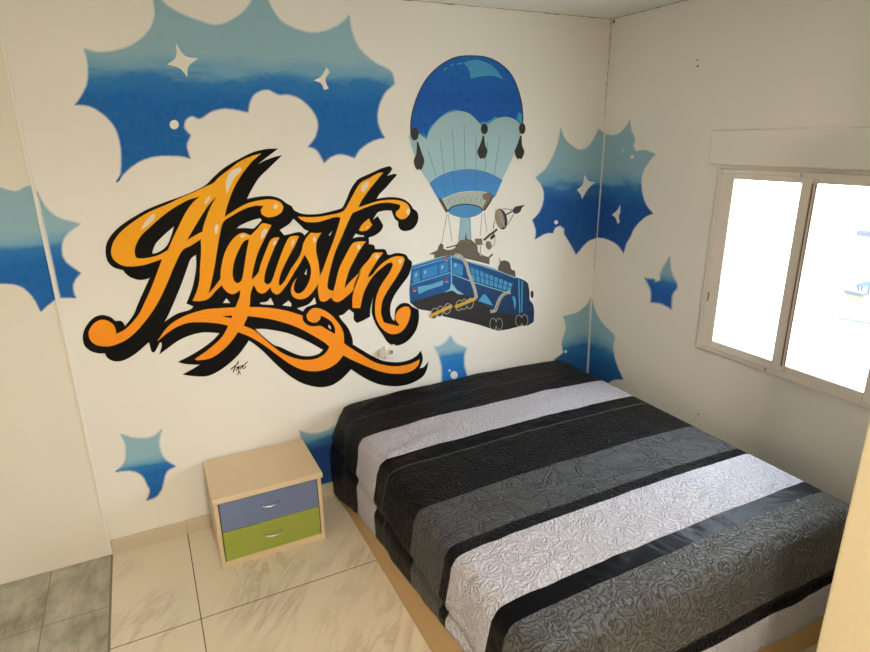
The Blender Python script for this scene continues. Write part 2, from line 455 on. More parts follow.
P2L = [(33,185),(25.3,186.6),(15.2,190.9),(0,186.6),(-14,179),(-30,176),(-36,205),(-46,235),(-40,262),(-52,290),(-30,289),(0,284.1),(20.3,286.6),(32.9,298),(40.5,311.9),(54.4,300.5),(56.5,299.5)]
P2B = [(36.5,190),(46.8,208.1),(60.8,218.2),(81,223.3),(65.8,235.9),(62,248.6),(65.8,261.3),(81,272.7),(74.7,281.5),(73.4,289.1),(75.9,298),(60.4,298)]
patch('painted_sky_patch', 'blue sky patch wrapping the wall joint at the far left', [('left', P2L), ('back', P2B)], skymat('sky_paint_left', zof(186, 40), zof(305, 50), .52))
P3 = [(120.3,433.9),(136.7,437.7),(151.9,436.5),(162,428.9),(159.5,444.1),(164.6,458),(175.9,466.3),(167,471.9),(163.3,484.6),(161.3,490.6),(156,497.2),(146.7,500.6),(149.4,490.6),(146.8,484.6),(141.8,475.7),(131.6,471.1),(115.2,471.9),(124.1,461.8),(125.3,446.6)]
patch('painted_sky_patch', 'small blue star-shaped patch low on the wall left of the nightstand', [('back', P3)], skymat('sky_paint_small', zof(432, 145), zof(500, 150), .55))
P4 = [(299,430.4),(308,433),(317,433),(329,429),(337,424),(346,418),(352,440),(356,480),(330,500),(300,490),(305,470),(303,450)]
patch('painted_sky_patch', 'dark blue patch on the wall between the nightstand and the bed', [('back', P4)], skymat('sky_paint_bedside', zof(424, 330), zof(490, 330), .82, deep=DKB))
P5 = [(450.6,335.2),(453.5,340),(457.5,344),(467,347.5),(464.6,355),(464.3,363),(466,371),(469,380),(455,395),(441,392),(441.5,378),(441,365),(438,355),(434.5,347),(441,345),(446,341)]
patch('painted_sky_patch', 'small blue patch under the painted bus, just above the bed head', [('back', P5)], skymat('sky_paint_head', zof(336, 450), zof(385, 452), .62, deep=srgb(16, 120, 200)), [('dot', 'back', ell(454, 375, 3.6, 4, n=12)), ('dot', 'back', ell(449.5, 370.5, 1.2, 1.2, n=8))])
P6B = [(560.6,127.6),(564.9,138.3),(572.8,146.1),(580.6,149.7),(588.4,146.1),(594.2,137.4),(598.2,128.6),(605.7,133.7),(597.7,237.8),(587.8,241.7),(576.1,254.8),(569.5,243),(564,233.6),(564,229.2),(560.1,225.9),(555.2,228.2),(553.2,233.1),(545,234),(534.9,239.7),(535.6,231),(534,225),(532.1,219.9),(539.5,211.6),(543.4,199.9),(542.5,188.2),(535.2,177.4),(545.4,168.6),(553.2,154.9),(558.1,141.3)]
P6R = [(605.4,133.8),(611.8,135),(619.6,133),(626.5,125.6),(630,119.8),(631.4,129.5),(635.3,139.3),(633.7,146.1),(636.3,151),(645,150),(655.8,154),(647,164.7),(642.1,176.4),(642.1,190.1),(646,203.8),(653.4,213.6),(645,217.5),(635.3,227.2),(630.5,237),(626.9,243),(623.8,253.5),(616.5,244.3),(606,239.1),(597.5,237.6)]
patch('painted_sky_patch', 'large spiky blue patch folded around the room corner beside the balloon', [('back', P6B), ('right', P6R)], skymat('sky_paint_corner', zof(128, 580), zof(250, 580), .56, deep=srgb(0, 82, 160)),
      [('star', 'back', [(584.5,174.5),(588.4,180.7),(595.2,182.3),(588.4,188.2),(583.5,196),(582.1,199.5),(580.2,194),(576.7,190.1),(582.5,184.2)]),
       ('star', 'right', [(620.2,204.8),(620.6,211.6),(619,217),(620,222.3),(617.7,223.7),(615.7,217.9),(612.2,214.9),(617.7,209.6)]),
       ('dot', 'back', ell(556, 222.3, 2, 2.1, n=10)), ('dot', 'right', ell(632.3, 156.9, 1.7, 1.9, n=10)), ('dash', 'right', [(623.2,149),(623.9,149),(623.7,153),(623,153)])])
P7B = [(590.9,296.5),(586.5,304.3),(577.4,312.1),(563,316),(565.6,329.1),(561.7,342.1),(563,352.6),(553.9,359.6),(556,385),(585.3,400)]
P7R = [(592.0,298.5),(595.6,310.8),(603.4,323.9),(614.4,335.6),(613.4,347.3),(616.5,363),(623.5,379.4),(611.3,381.2),(602,392),(587.2,402)]
patch('painted_sky_patch', 'blue patch low in the room corner rising behind the bed', [('back', P7B), ('right', P7R)], skymat('sky_paint_low', zof(296, 590), zof(395, 588), .55, deep=srgb(8, 96, 164)), [('dot', 'back', ell(565.5, 351.5, 1.5, 1.6, n=10))])
P8 = [(669.9,256.1),(671.8,271.7),(677.8,286.1),(672.5,295.2),(671.8,309.5),(660.8,303.8),(650.4,302.5),(650.4,290),(644.6,278.2),(654.3,278.6),(656,281.5),(660.4,280),(660.8,271.7)]
patch('painted_sky_patch', 'smallest blue patch, alone on the right wall left of the window', [('right', P8)], skymat('sky_paint_right', zof(256, 668, 0), zof(309, 668, 0), .52, deep=srgb(6, 98, 186)))

# ---- script lettering
OUT = [(278.3,148.5),(265.6,149.1),(251.8,152.6),(238,159.5),(224.2,167.8),(213.1,177.4),(205.5,185),(193.8,191.3),(180,196.8),(168.4,200.9),(149,208.5),(133.9,216.8),(121.4,225.1),(111.8,234.3),(106.4,244),(105.7,254),(108.3,262.3),(114.5,267.8),(123.1,270.2),(124.2,272),(129.7,276.8),(138,279.8),(144.9,279.5),(149.7,277.7),(143.5,291.3),(138,303.7),(133.2,315.2),(124.9,326.2),(123.9,323.5),(120.7,320.7),(115.2,320.7),(111.1,317.3),(102.1,314.9),(93.1,318),(86.2,326.2),(83,334.5),(83.9,344.2),(89.7,350.4),(98,353.2),(104.9,353.2),(107.6,358),(114.5,361.2),(124.2,360.1),(135.2,353.9),(144.9,345.6),(149,342.1),(151.1,350.4),(152.9,352.5),(155.3,351.1),(160.1,342.1),(161.7,342.8),(161.5,346.9),(159.3,354.4),(168.4,347.6),(179.4,340),(190.5,335.2),(200,332.8),(207.6,332.3),(219.4,333.1),(213.1,340),(202.1,348.3),(188.3,356.6),(177.5,361.8),(184.9,363.8),(194.6,364.6),(199.6,364.6),(192.4,369),(182.3,374.4),(192.4,375.9),(206.2,376.2),(217.3,371.8),(228.3,364.2),(238,355.2),(244.9,346.3),(248.8,340.5),(254.6,344.2),(262.9,351.1),(273.9,362.1),(284.9,372.1),(293.2,378.2),(303.9,383.8),(318.4,387.1),(330.8,385.5),(341.1,379.3),(351.1,369.2),(362,376.5),(375.8,383.2),(389.5,386),(402,385.7),(413,382.5),(422.7,376.5),(427,368.7),(428.3,361),(423.7,366.8),(419.5,368.2),(421.8,363.1),(422.7,357.6),(420.7,350.5),(416.3,355.8),(408.9,359.9),(399.7,362),(390.5,361.8),(382.2,360.4),(372.1,355.8),(361,349.3),(352.8,344.3),(352.7,340.4),(350.9,333.9),(347.2,326.6),(341.7,320.1),(338.9,315.8),(343.5,314.2),(346.3,311.6),(349.1,309.3),(353.7,313),(353.7,319.5),(357,323),(363,320.4),(370,316.6),(370.3,309),(371.6,303),(372.8,297),(371.9,306),(371.9,314),(376.3,325.4),(382.6,334.7),(388.4,343),(397.1,345.5),(407.4,341),(415.7,330.6),(418.8,319.2),(418.6,309.7),(411.5,306.2),(408.9,303.7),(404.3,302.8),(399.7,304.2),(395.6,308.8),(394.7,315.2),(394.3,321),(391.6,318),(390.1,311.6),(391,303.3),(395.1,294.1),(401.6,284.9),(408.6,275.2),(411.6,265.5),(411.5,261.4),(408.5,258.8),(406.2,255.1),(401.6,253.3),(395.1,253.1),(389.6,254.8),(387,254),(386.4,251.4),(384.1,249.1),(377.6,249.1),(374.9,248.7),(374.4,245.9),(372.1,244.3),(368.9,244.2),(368.9,240.4),(368.6,237.6),(374.9,235.3),(380.4,231.2),(383,226.1),(381.3,222),(377.6,216),(373,219.7),(375.6,215),(378.5,212),(385,210.6),(391.4,210.6),(392.8,214.6),(395.1,219.2),(397.9,221.5),(398.3,226.6),(401.6,230.3),(406.2,231),(412.6,228.9),(417.2,222.9),(418.3,216.4),(416.8,211.5),(412.9,208.5),(411.6,206),(408.9,202.8),(404.3,199.6),(397.9,197.6),(390.5,197.1),(383.1,197.6),(376.7,198.7),(379.5,194.1),(385.9,187.6),(391.4,181.2),(397,174.9),(394.7,173.8),(391.9,174.3),(386.8,175.8),(390.5,172),(392.2,168.7),(390.5,166.4),(388.2,166.3),(380.4,168.7),(369.3,173.8),(359.2,178.4),(354.6,183),(350.5,189.5),(346.3,199.6),(342.6,207),(339.9,208.8),(329.7,211.6),(318.7,213.9),(307.6,214.3),(301.2,213.4),(296.6,211.6),(293.8,209.7),(291.5,206),(287.8,204),(284.6,201.8),(279.4,198.3),(271.1,196.1),(261.5,196.2),(253.2,197.5),(247,198.9),(251.8,189.2),(258.7,178.1),(268.4,168.5),(282.2,155.2),(275.3,156.7),(265.6,160.2),(258,164.1),(265.6,158.1)]
HOLES = [[(173.9,226.4),(162.9,236),(155.3,244.3),(152.1,253.3),(157.3,252.6),(166.3,246.4),(171.1,236)],
 [(196,254.7),(190.5,259.5),(186.3,270.6),(180.8,285.8),(173.9,302.3),(168.4,314.8),(164.4,321.8),(176.7,313.8),(189.1,310),(193.5,306.5),(186.3,303.4),(189.1,296.8),(193.2,284.4),(196,268)],
 [(236.6,228.5),(240.8,225.1),(251.8,220.3),(260.1,218.2),(261.7,220.3),(255.9,226.5),(253.2,228.5),(249,228.3),(243.5,227.9)],
 [(293.4,218.7),(289.2,223.8),(284.5,226.9),(279.6,230),(284.3,235.2),(290.1,233.9),(297.5,232.1),(302.1,232.8),(304.4,235.3),(308.5,231.2),(303.9,228.9),(300.3,225.2)],
 [(332,230.7),(328.3,235.4),(330.2,235.3)],
 [(363.8,235.5),(359.2,234.9),(355.5,233.5),(352.8,238.2),(358,236.9),(363.8,236.8)],
 [(306.7,268.7),(304.1,274.3),(306.7,274.7)],
 [(226.3,298.2),(222.8,303),(230.4,303)],
 [(270.4,297.5),(267,301.4),(260.1,302.6),(261.5,304.2),(273.9,304.8),(272.2,301)],
 [(288.4,300.5),(282.2,305.2),(291,306.5),(291.2,303.5)],
 [(314.5,297.3),(308.5,304.2),(297,308.3),(302.8,311.4),(306.7,307),(316.2,303.7)],
 [(255.3,329),(265.6,329),(282.2,331.8),(292.9,334.9),(307.6,341.3),(322.8,349.8),(318.7,353.7),(311.3,355.9),(303,355.9),(293.8,353.3),(280,346.8),(273.9,344.9),(262.9,336.2)],
 [(328.3,324.7),(328.6,327.4),(330.9,329.2),(330.3,326.2)]]
LA = [[(261.5,153.3),(251.8,156),(239.4,161.6),(228.3,169.9),(218.7,177.4),(213.1,183),(205.5,186.6),(193.8,192.2),(180,198),(168.4,203.7),(149,212),(135.2,220.3),(122.8,229.9),(116.5,237),(112.5,244.3),(111.1,252.6),(113.8,259.5),(121.4,265),(131.1,266.4),(143.5,265),(154.6,261.6),(162.2,258.8),(157.3,271.9),(150.4,289.9),(145,301.5),(139.4,313.1),(131.1,323.5),(124.2,329.7),(115.9,333.8),(115.6,329),(112.5,323.5),(106.2,320),(99.3,320),(92.4,324.9),(88.6,332.4),(90.4,340),(96.6,344.9),(106.2,346.3),(114.5,344.9),(125.6,340),(135.2,332.4),(144.9,321.4),(154.6,308),(161.5,295.4),(168.4,280.2),(175.3,263.7),(182.2,250.5),(190.5,245.7),(200.7,239.2),(201,252.6),(200,266.4),(199.3,280.2),(196.6,291.3),(192.4,300.7),(200.7,300.9),(209,298.2),(215.9,290.6),(222.4,284.4),(220.8,278),(214.5,286.6),(208.3,293.4),(211.1,283),(214.5,266.4),(217.3,248.5),(220,233.3),(223.5,221.6),(232.5,215.4),(243.5,209.2),(254.6,205.8),(263.5,205.8),(260.8,209.9),(261.5,214),(267,217.1),(275.3,216.1),(281.5,212),(283.3,206.4),(279.4,201.6),(271.1,199.3),(260.1,200.2),(246.3,203.7),(233.9,210.6),(224.5,216.8),(227.6,204.4),(233.9,187.8),(242.1,174),(251.8,161.6)],
 [(199.8,196.4),(187.7,200.2),(173.9,207.8),(161.5,216.8),(149,227.9),(140.8,236),(135.2,247.1),(135.2,255.4),(138,258.1),(146.3,257.9),(157.3,255.4),(165.6,251.2),(168.4,248.5),(173.9,236),(179,225.7),(185.5,212.7),(192.4,203)],
 [(216.6,196.1),(209,204.4),(200.7,216.8),(190.4,234.1),(186.9,240.2),(193.8,236),(202.8,231.2),(202.8,228.5),(205.5,219.6),(210.4,207.1)]]
LG = [[(250.4,235.4),(243.5,232.6),(236.6,235.4),(229.7,243),(224.2,254),(221.1,267.8),(220.5,280.2),(222.8,287.1),(228.3,292.7),(233.9,293.8),(240.1,289.9),(239.4,296.8),(235.6,306.5),(231.8,318),(227.6,326.9),(221.4,337.3),(210.4,347.6),(194.8,358.9),(198,360.1),(210.4,358),(221.4,351.1),(231.1,341.4),(238,331.8),(243.5,324.9),(247.7,315.2),(249.7,305),(250.4,294),(253.2,284.4),(251.8,278.9),(253.2,269.2),(257.3,254),(264.2,238.8),(271.4,225.1),(265.6,223.4),(261.5,223.7),(256.6,229.2)],
 [(249,238.8),(243.5,241.6),(238,251.2),(233.9,262.3),(232.5,273.3),(233.9,280.2),(236.6,283),(239.4,282.3),(242.1,278.2),(244.2,266.4),(246.3,252.6)]]
LU = [[(279.4,237.4),(275.3,237.4),(270.4,240.2),(265.6,251.2),(260.8,263.7),(258,272.6),(251.8,279.5),(252.5,284.4),(254.6,286.4),(257.3,291.3),(261.5,293.4),(265.6,292),(270.4,287.1),(271.8,291.3),(276,294.5),(280.1,292.7),(287.7,283),(295.2,270.5),(291,268.5),(284.9,280.2),(280.1,285.8),(278.7,283),(280.8,273.3),(287.7,258.1),(294.6,245.7),(299,236),(294,235.8),(288.4,238.1),(282.2,251.2),(276.7,266.4),(272.5,278.9),(269.8,283),(267,284.4),(264,281.6),(264.9,273.3),(268.4,262.3),(273.9,248.5)]]
LS = [[(321.4,232.6),(315.9,233),(310.4,232.6),(306.2,237.6),(303,244.1),(301.6,250.5),(298,258.5),(290.8,268.8),(295.2,270.6),(300.3,262.5),(304.4,254.7),(307.6,259.7),(310.4,266.4),(310.9,272.9),(309,281.2),(304.4,289.5),(299.8,293.1),(296.1,293.1),(293.8,289.5),(294.3,283.9),(296.8,277.5),(293.4,282.1),(290.9,288.5),(291.5,294.1),(294.7,297.8),(300.3,299.1),(306.7,297.3),(312.2,292.2),(317.8,283.9),(319.6,275.7),(318.9,267),(317.8,259.7),(315.9,250.5),(316.4,242.2),(318.7,236.7)]]
LT = [[(383.1,172.4),(377.6,173.4),(368.4,178.4),(362,181.6),(357.4,186.7),(352.8,195),(349,202),(344.5,209.7),(338.9,212.9),(329.7,214.8),(320.5,216.4),(311.3,217.1),(297.5,216.6),(301.2,219.7),(306.7,222),(316.8,222),(326,219.7),(333.4,217.4),(338.9,216.9),(340.3,218.3),(338,226.6),(333.4,240.4),(327.9,255.1),(323,268.8),(319.6,276.6),(317.8,286.7),(318.7,296.8),(320.5,301),(325.1,301.4),(329.7,298.2),(332,296.8),(334,290.4),(329.7,289.9),(327.4,287.2),(327.9,280.3),(330.2,269.2),(334.3,254.2),(340.8,238.5),(346.3,225.7),(351.8,214),(355.5,211.6),(366.6,207),(376.7,203.7),(386.8,202.5),(396,203.7),(400.2,205.1),(399.3,208.8),(396,211.6),(395.6,215.2),(398.8,218.3),(402.5,219.2),(407.1,216.9),(410,211.6),(408,205.1),(402.5,201.4),(394.2,199.8),(385,200.1),(374.9,201.9),(358.3,207.4),(361,201.4),(368.4,190.4),(375.8,181.2)]]
LI = [[(365.7,241.3),(359.2,241.3),(353.7,242.5),(350,246.8),(344.5,257),(338.9,268.9),(335.2,283.9),(333.4,290.4),(331.4,296.8),(333.4,300.5),(337.1,301.9),(340.8,300.5),(346.3,296.4),(354.1,288.2),(361,270.5),(349,282.6),(344.6,288.2),(345.4,282.1),(349.1,270.1),(353,262),(359.2,250.5)]]
LID = [[(368.9,218.3),(370,221.5),(372.1,224.7),(367.5,229.8),(362,231.2),(358.7,230.3),(362,224.3)]]
LN = [[(383.1,252.4),(377.6,252.4),(373,253.3),(368.4,259.7),(360.1,269.8),(353,287.5),(354.1,288.5),(352.3,297.8),(352.3,307.9),(360.1,307.9),(361,303.3),(363.8,292.2),(369.3,281.2),(376.7,272),(386.8,263.7),(391.4,262.3),(392.8,264.6),(389.6,272),(382.2,283),(377.6,292.2),(375.3,301.4),(374.9,310.6),(375.9,317.9),(379.5,325.4),(385.7,331.6),(392.9,334.1),(401.2,331.6),(407.4,323.4),(410.5,312),(408.5,306.8),(404.3,306.4),(398.1,309.9),(395,317.1),(397.1,322.3),(399,324),(398.1,326),(394,324.8),(388,323.5),(383.5,322),(381.3,315),(380.8,310.6),(382.7,299.6),(388.7,288.5),(396,277.5),(401.6,267.4),(404.3,259.5),(402.5,256.5),(397,256),(390.5,257.9),(383.1,262.5),(375.8,269.6),(373,273.8),(367.5,277.5),(369.8,272),(376.5,261.5)]]
SW = [[(157.1,341.4),(165.6,329),(175.3,320.7),(187.7,314.5),(200,310.6),(207.6,309),(225.6,307.6),(249,306.9),(268.4,307.6),(284.9,310.2),(298.4,314.1),(302.6,315.5),(302.6,319.2),(304.9,322.9),(309.5,325.7),(315,326.1),(320.5,325.7),(326,328.9),(334.8,333.9),(334.8,328.4),(331.6,322),(326,317.8),(320.5,315.5),(320.1,318.7),(316.8,322),(312.2,322.4),(307.6,319.7),(306.2,314.6),(311.3,308.8),(316.8,307.9),(324.2,310.2),(331.6,315.2),(335.2,319.2),(340.8,326.6),(343.5,333.9),(344,343.1),(350,347.5),(362,354.9),(373.9,361.8),(385,365),(396,366.1),(407.1,364.5),(414.5,361.8),(419.5,359),(418.1,365),(412.6,370.1),(403.4,373.3),(390.5,373.3),(377.6,370.5),(363.8,365),(350.9,359.3),(343.1,355.1),(337.1,362.5),(327.5,368.5),(316.3,371),(303.9,370),(291.4,364.8),(276.9,354.6),(262.4,344),(249,336.2),(238,331.8),(227.6,325.5),(213.1,322.8),(199.3,322.1),(188,322.8),(176.7,326.9),(167,333.1)],
 [(243.5,325.5),(254.6,330.4),(265.6,340),(279.4,351.1),(290.5,356.6),(300,359.2),(307.6,359.7),(316.8,358.3),(325.1,353.3),(329.3,346.8),(324.2,342.2),(312.2,334.9),(299,328),(284.9,322.8),(268.4,318.6),(247.7,315.9)],
 [(221.4,316.3),(231.8,315.2),(231.8,318)]]
zt, zb = zof(150, 270), zof(370, 300)
ORANGE = zpaint('orange_spray_paint', [(0, srgb(253, 148, 0)), (.28, srgb(254, 150, 0)), (.5, srgb(254, 164, 0)), (.75, srgb(253, 174, 6)), (1, srgb(253, 176, 8))], zb, zt, .5, .02, 5)
LZ = thing('painted_lettering', 'orange script lettering with thick black shadow painted across the white wall', 'mural', hit(260, 270, 1, 0))
flat('black_shadow', [OUT]+HOLES, BLACK, 2, LZ, corner=50)
letters = {}
for k, r in (('A', LA), ('g', LG), ('u', LU), ('s', LS), ('t', LT), ('i', LI), ('n', LN)):
    letters[k] = flat('letter', r, ORANGE, 4 if k not in 'g' else 5, LZ, corner=50)
def sub(o, parent):
    o.parent = parent; o.matrix_parent_inverse = parent.matrix_world.inverted(); return o
def hl(k, pts, m=HILITE, layer=6.5, name='highlight'):
    bpy.context.view_layer.update()
    sub(flat(name, [pts], m, layer, corner=60), letters[k])
hl('i', LID[0], ORANGE, 4, 'letter_dot')
letters['w'] = flat('swash', SW, ORANGE, 3.4, LZ, corner=50)
hl('A', [(240,167),(232,170),(227.5,176),(225.5,184),(226.5,194),(229,189),(234,178),(241,171)])
hl('A', [(155,213.8),(151,215),(145,222),(140.5,229.5),(146,226.5),(154,219)])
hl('A', [(209,195.8),(206,198.5),(204,204),(207,203),(210.4,198)])
hl('A', [(216.5,224),(214.5,228),(214.8,233.5),(217,233.5),(219,226)])
hl('A', [(275.5,203.8),(273,206),(274.2,209),(276.5,208.5),(277.8,205.5)])
hl('g', [(265,228),(261.5,232),(260.5,239),(263.5,237.5),(267.5,230)]); hl('g', [(244,233.8),(240,235),(241,238),(246,236)])
hl('u', [(275.5,239.5),(272.5,242.5),(273,246),(276,243)]); hl('u', [(292.8,239),(291,242.5),(292,246.5),(294.5,242)])
hl('s', [(314.5,235.5),(312.2,239),(313.8,243),(316,240)]); hl('t', [(368.5,180.8),(362,184.5),(360.5,190),(363.2,192.5),(368,185.5)])
hl('t', [(409,208.5),(406.8,208.5),(405.8,212.5),(408,215),(409.6,212)]); hl('i', [(359.8,243.5),(356.5,245.2),(357.5,249.5),(360.3,248.2)])
hl('i', [(367.8,225.8),(365.8,226.8),(366.6,228.6),(368.4,227.4)], HILITE, 7.5)
hl('n', [(376.5,254),(374.2,256),(376,259.5),(379.5,256)]); hl('n', [(401.5,258.5),(398,260),(399.3,264.5),(401.3,262)])

SIG = thing('painted_signature', 'tiny black scrawled signature under the lettering tail', 'signature', hit(240, 369, 1, 0))
for q, w in (([(230.5,369.5),(234,366.5),(238.5,363)], 1), ([(233,372),(235.5,366)], 1.1), ([(236,371),(237,367),(238,370.5),(239.5,366)], .9), ([(240,369.5),(241,365.5),(242,368.5),(243.5,364.5)], .9), ([(247.5,361.5),(244,365),(246,366.5),(243,369)], .9), ([(238.3,361),(237.2,363)], 1), ([(237.5,375),(239,370.5)], .9), ([(239,371),(240.5,374)], .8)):
    flat('pen_stroke', [stroke(q, w)], BLACK, 2, SIG, sm=False)

# ---- balloon
BL = thing('painted_balloon', 'blue and pale green hot air balloon painted on the wall', 'mural', hit(466, 218, 1, 0))
NAVY = zpaint('balloon_blue_paint', [(0, srgb(0, 92, 178)), (.5, srgb(0, 86, 176)), (1, srgb(4, 104, 190))], zof(135, 466), zof(55, 466), wob=.15)
PALE = zpaint('balloon_pale_paint', [(0, srgb(164, 200, 210)), (.5, srgb(166, 200, 208)), (1, srgb(160, 192, 198))], zof(182, 466), zof(112, 466), wob=.3)
BAND = zpaint('balloon_band_paint', [(0, srgb(60, 150, 214)), (.6, srgb(66, 136, 206)), (1, srgb(78, 144, 208))], zof(200, 466), zof(170, 466), wob=.3)
EDGE = plain('dark_outline_paint', srgb(20, 52, 84), .6); LINE = plain('teal_line_paint', srgb(118, 158, 170), .6); LBLUE = plain('light_blue_paint', srgb(64, 158, 204), .6)
BROWN = plain('olive_brown_paint', srgb(84, 72, 54), .6); OLIVE = plain('olive_paint', srgb(120, 104, 76), .6); DKBR = plain('dark_brown_paint', srgb(38, 32, 26), .6)
skirt = [(409.7,134),(410.2,141),(412.1,149.3),(420.9,170.3),(429,182.6),(437.1,176.7),(448.3,171.6),(464.4,168.7),(477.3,169.5),(490.2,173.2),(502,179.6),(511.2,160.6),(519.2,139.7),(522.4,124),(500,108),(460,105),(425,118)]
flat('balloon_skirt', [skirt], PALE, 1, BL)
for a, b in (((428,150),(436,176)),((440,140),(444,173)),((452,130),(455,170)),((464,125),(465,168.5)),((476,135),(476,169)),((488,140),(484.5,171)),((500,135),(494,175))):
    flat('seam_line', [stroke([a, b], .7)], LINE, 1.6, BL, sm=False)
dome = [(469.3,55.6),(453.2,58.1),(437.1,67.7),(424.2,82.2),(415.3,101.6),(411,119.3),(410.3,133.8),(417.7,133),(426.6,139.4),(430.6,129),(440.3,117.7),(449.9,112),(459.6,110.9),(469.3,113.6),(477.3,120.9),(481,124.9),(487.8,124.1),(496.7,118.5),(506.3,116.9),(514.4,119.3),(522.4,125.5),(522.8,114.4),(520,96.7),(512.8,77.4),(501.5,64.5),(487,57.2)]
flat('balloon_crown', [dome], NAVY, 2, BL)
flat('crown_outline', [stroke([(410.6,133),(411,119.3),(415.3,101.6),(424.2,82.2),(437.1,67.7),(453.2,58.1),(469.3,55.9),(487,57.5),(501.5,64.8),(512.8,77.4),(520,96.7),(522.6,114.4),(522.3,124)], 1.1)], EDGE, 2.6, BL)
flat('crown_highlight', [[(463,62.8),(470,60.3),(479,60.2),(490.2,64.8),(497,71),(503.5,79.5),(497,77),(490.2,75.8),(480.6,76.6),(470.5,78.6),(468.5,69.3),(465,65)]], LBLUE, 3, BL)
for a, b, w in (((444,70.5),(447,67.5),1.4),((450,66),(454,64),1.2),((457,64.5),(462,63),1.3)):
    flat('crown_highlight', [stroke([a, b], w)], LBLUE, 3, BL, sm=False)
for q in ([(420,132),(426.5,136.5),(429.5,128),(438.5,118.2),(449,111),(459,109.8),(459,111),(449.9,112.4),(440.3,117.9),(430.6,129),(426.6,139)], [(480,122),(487.5,121.5),(496,116.3),(497,118),(488,123.7),(481.5,124.5)], [(518.5,112),(521.8,114),(521.6,124),(516.5,119.5)]):
    flat('crown_highlight', [q], LBLUE, 3, BL)
flat('balloon_band', [[(429,183),(437.1,176.9),(448.3,171.8),(464.4,168.9),(477.3,169.7),(490.2,173.4),(502.3,179.9),(496.7,192.8),(494,198),(489,193.2),(480.6,191.3),(469.3,191),(456.4,193),(445.1,197.5),(439.3,201),(434,192)]], BAND, 3, BL)
for a, b in (((431,184),(440.5,199.5)),((440,178),(446,196)),((452,172),(455,192.5)),((476,170.5),(475,190.5))):
    flat('band_stripe', [stroke([a, b], 1.3)], plain('band_stripe_paint', srgb(52, 130, 186), .6), 3.5, BL, sm=False)
flat('netting', [[(442,200),(448,196.5),(456.4,193.4),(469,191.4),(480.6,191.7),(490,194.5),(486,206),(480,211.5),(450,211.5)]], plain('pale_netting_paint', srgb(176, 186, 170), .6), 2, BL)
for k in range(7):
    flat('net_line', [stroke([(447+k*5.5,197-abs(k-3)*-.6),(452+k*5.2,205)], .5)], LINE, 2.5, BL, sm=False)
    flat('net_line', [stroke([(452+k*5.2,195),(447+k*5.4,205)], .5)], LINE, 2.5, BL, sm=False)
flat('burner_ring', [[(446.7,210.6),(451,206.5),(458,204.6),(465,204),(473,204.8),(480,207),(483.4,210.6),(478,214.8),(471,217.2),(464.4,217.8),(457,216.6),(450.5,214)]], plain('burner_blue_paint', srgb(62, 140, 192), .6), 3, BL)
flat('ring_rim', [stroke([(448,211),(452,207),(458,205),(465,204.2),(473,205),(480,207.2),(482.5,210.5)], 1.1)], DKBR, 3.6, BL)
flat('support', [[(437.7,198.3),(441.1,198.3),(448.3,210.6),(446,213)]], BROWN, 4, BL, sm=False)
flat('support', [[(482,195),(486,193),(490,192.6),(493,197),(488,205),(483.8,211),(482,208),(486,200.5),(483,199)]], OLIVE, 4, BL)
flat('support_edge', [stroke([(492.9,195.5),(490,201.5),(484,210.5)], 1.4)], DKBR, 4.6, BL)
flat('flame', [[(460,217.5),(470.5,217.5),(471.5,241),(459,241)]], plain('pale_flame_paint', srgb(150, 182, 196), .6), 1, BL, sm=False)
for a, b in (((447,214),(441.5,243)),((448,214),(452,241)),((482,213),(480,236)),((484,212),(487,232)),((461,217),(458.5,240)),((469,217),(471,240))):
    flat('rope', [stroke([a, b], .55)], plain('rope_paint', srgb(130, 140, 136), .7), 1.6, BL, sm=False)
for bx_, by_, rx, ry, dx, dy, ln, w in ((414.5,134.1,4,6.3,417.4,142,28.3,5.2),(484.1,128.9,3.5,5.3,483.2,135.6,23.5,5),(522,128.6,3.2,5.6,520.6,135.6,24,4.8)):
    t = flat('tassel', [ell(bx_, by_, rx, ry)], DKBR, 4, BL)
    sh = (418.8-417.4) if bx_ < 430 else (-1 if bx_ < 500 else -1.4)
    bpy.context.view_layer.update()
    sub(flat('tassel_drop', [[(dx-.7,dy),(dx+.7,dy),(dx+sh+w*.55,dy+ln*.4),(dx+sh+w,dy+ln*.64),(dx+sh+w*.75,dy+ln*.86),(dx+sh+w*.3,dy+ln),(dx+sh,dy+ln*.94),(dx+sh-w*.3,dy+ln),(dx+sh-w*.8,dy+ln*.86),(dx+sh-w,dy+ln*.64),(dx+sh-w*.5,dy+ln*.4)]], DKBR, 4), t)

# ---- flying bus under the balloon
BS = thing('painted_bus', 'blue flying coach with dish and guns painted under the balloon', 'mural', hit(470, 320, 1, 0))
BUSR = zpaint('bus_rear_paint', [(0, srgb(4, 66, 128)), (1, srgb(14, 112, 182))], zof(302, 430), zof(256, 430), wob=.15)
BUSS = zpaint('bus_side_paint', [(0, srgb(8, 44, 84)), (.6, srgb(10, 62, 114)), (1, srgb(14, 92, 160))], zof(325, 500), zof(256, 470), wob=.1)
WINB = zpaint('bus_window_paint', [(0, srgb(70, 160, 200)), (1, srgb(50, 130, 196))], zof(292, 480), zof(262, 480), wob=.3)
UNDER = plain('bus_underside_paint', srgb(30, 26, 22), .6); PALEB = plain('pale_blue_paint', srgb(140, 190, 206), .6); GREYW = plain('pale_grey_paint', srgb(176, 172, 160), .6)
RED = plain('dull_red_paint', srgb(150, 64, 72), .6); YELP = plain('ochre_yellow_paint', srgb(206, 166, 60), .6)
flat('underside', [[(410,302.5),(420,309.5),(430,311),(444,316.5),(462,320.5),(480,325),(487.5,327.6),(498.1,330.8),(508,329.3),(517,327),(528,324),(516,312),(493,306),(470,296),(451.5,288.5)]], UNDER, 1, BS, sm=False)
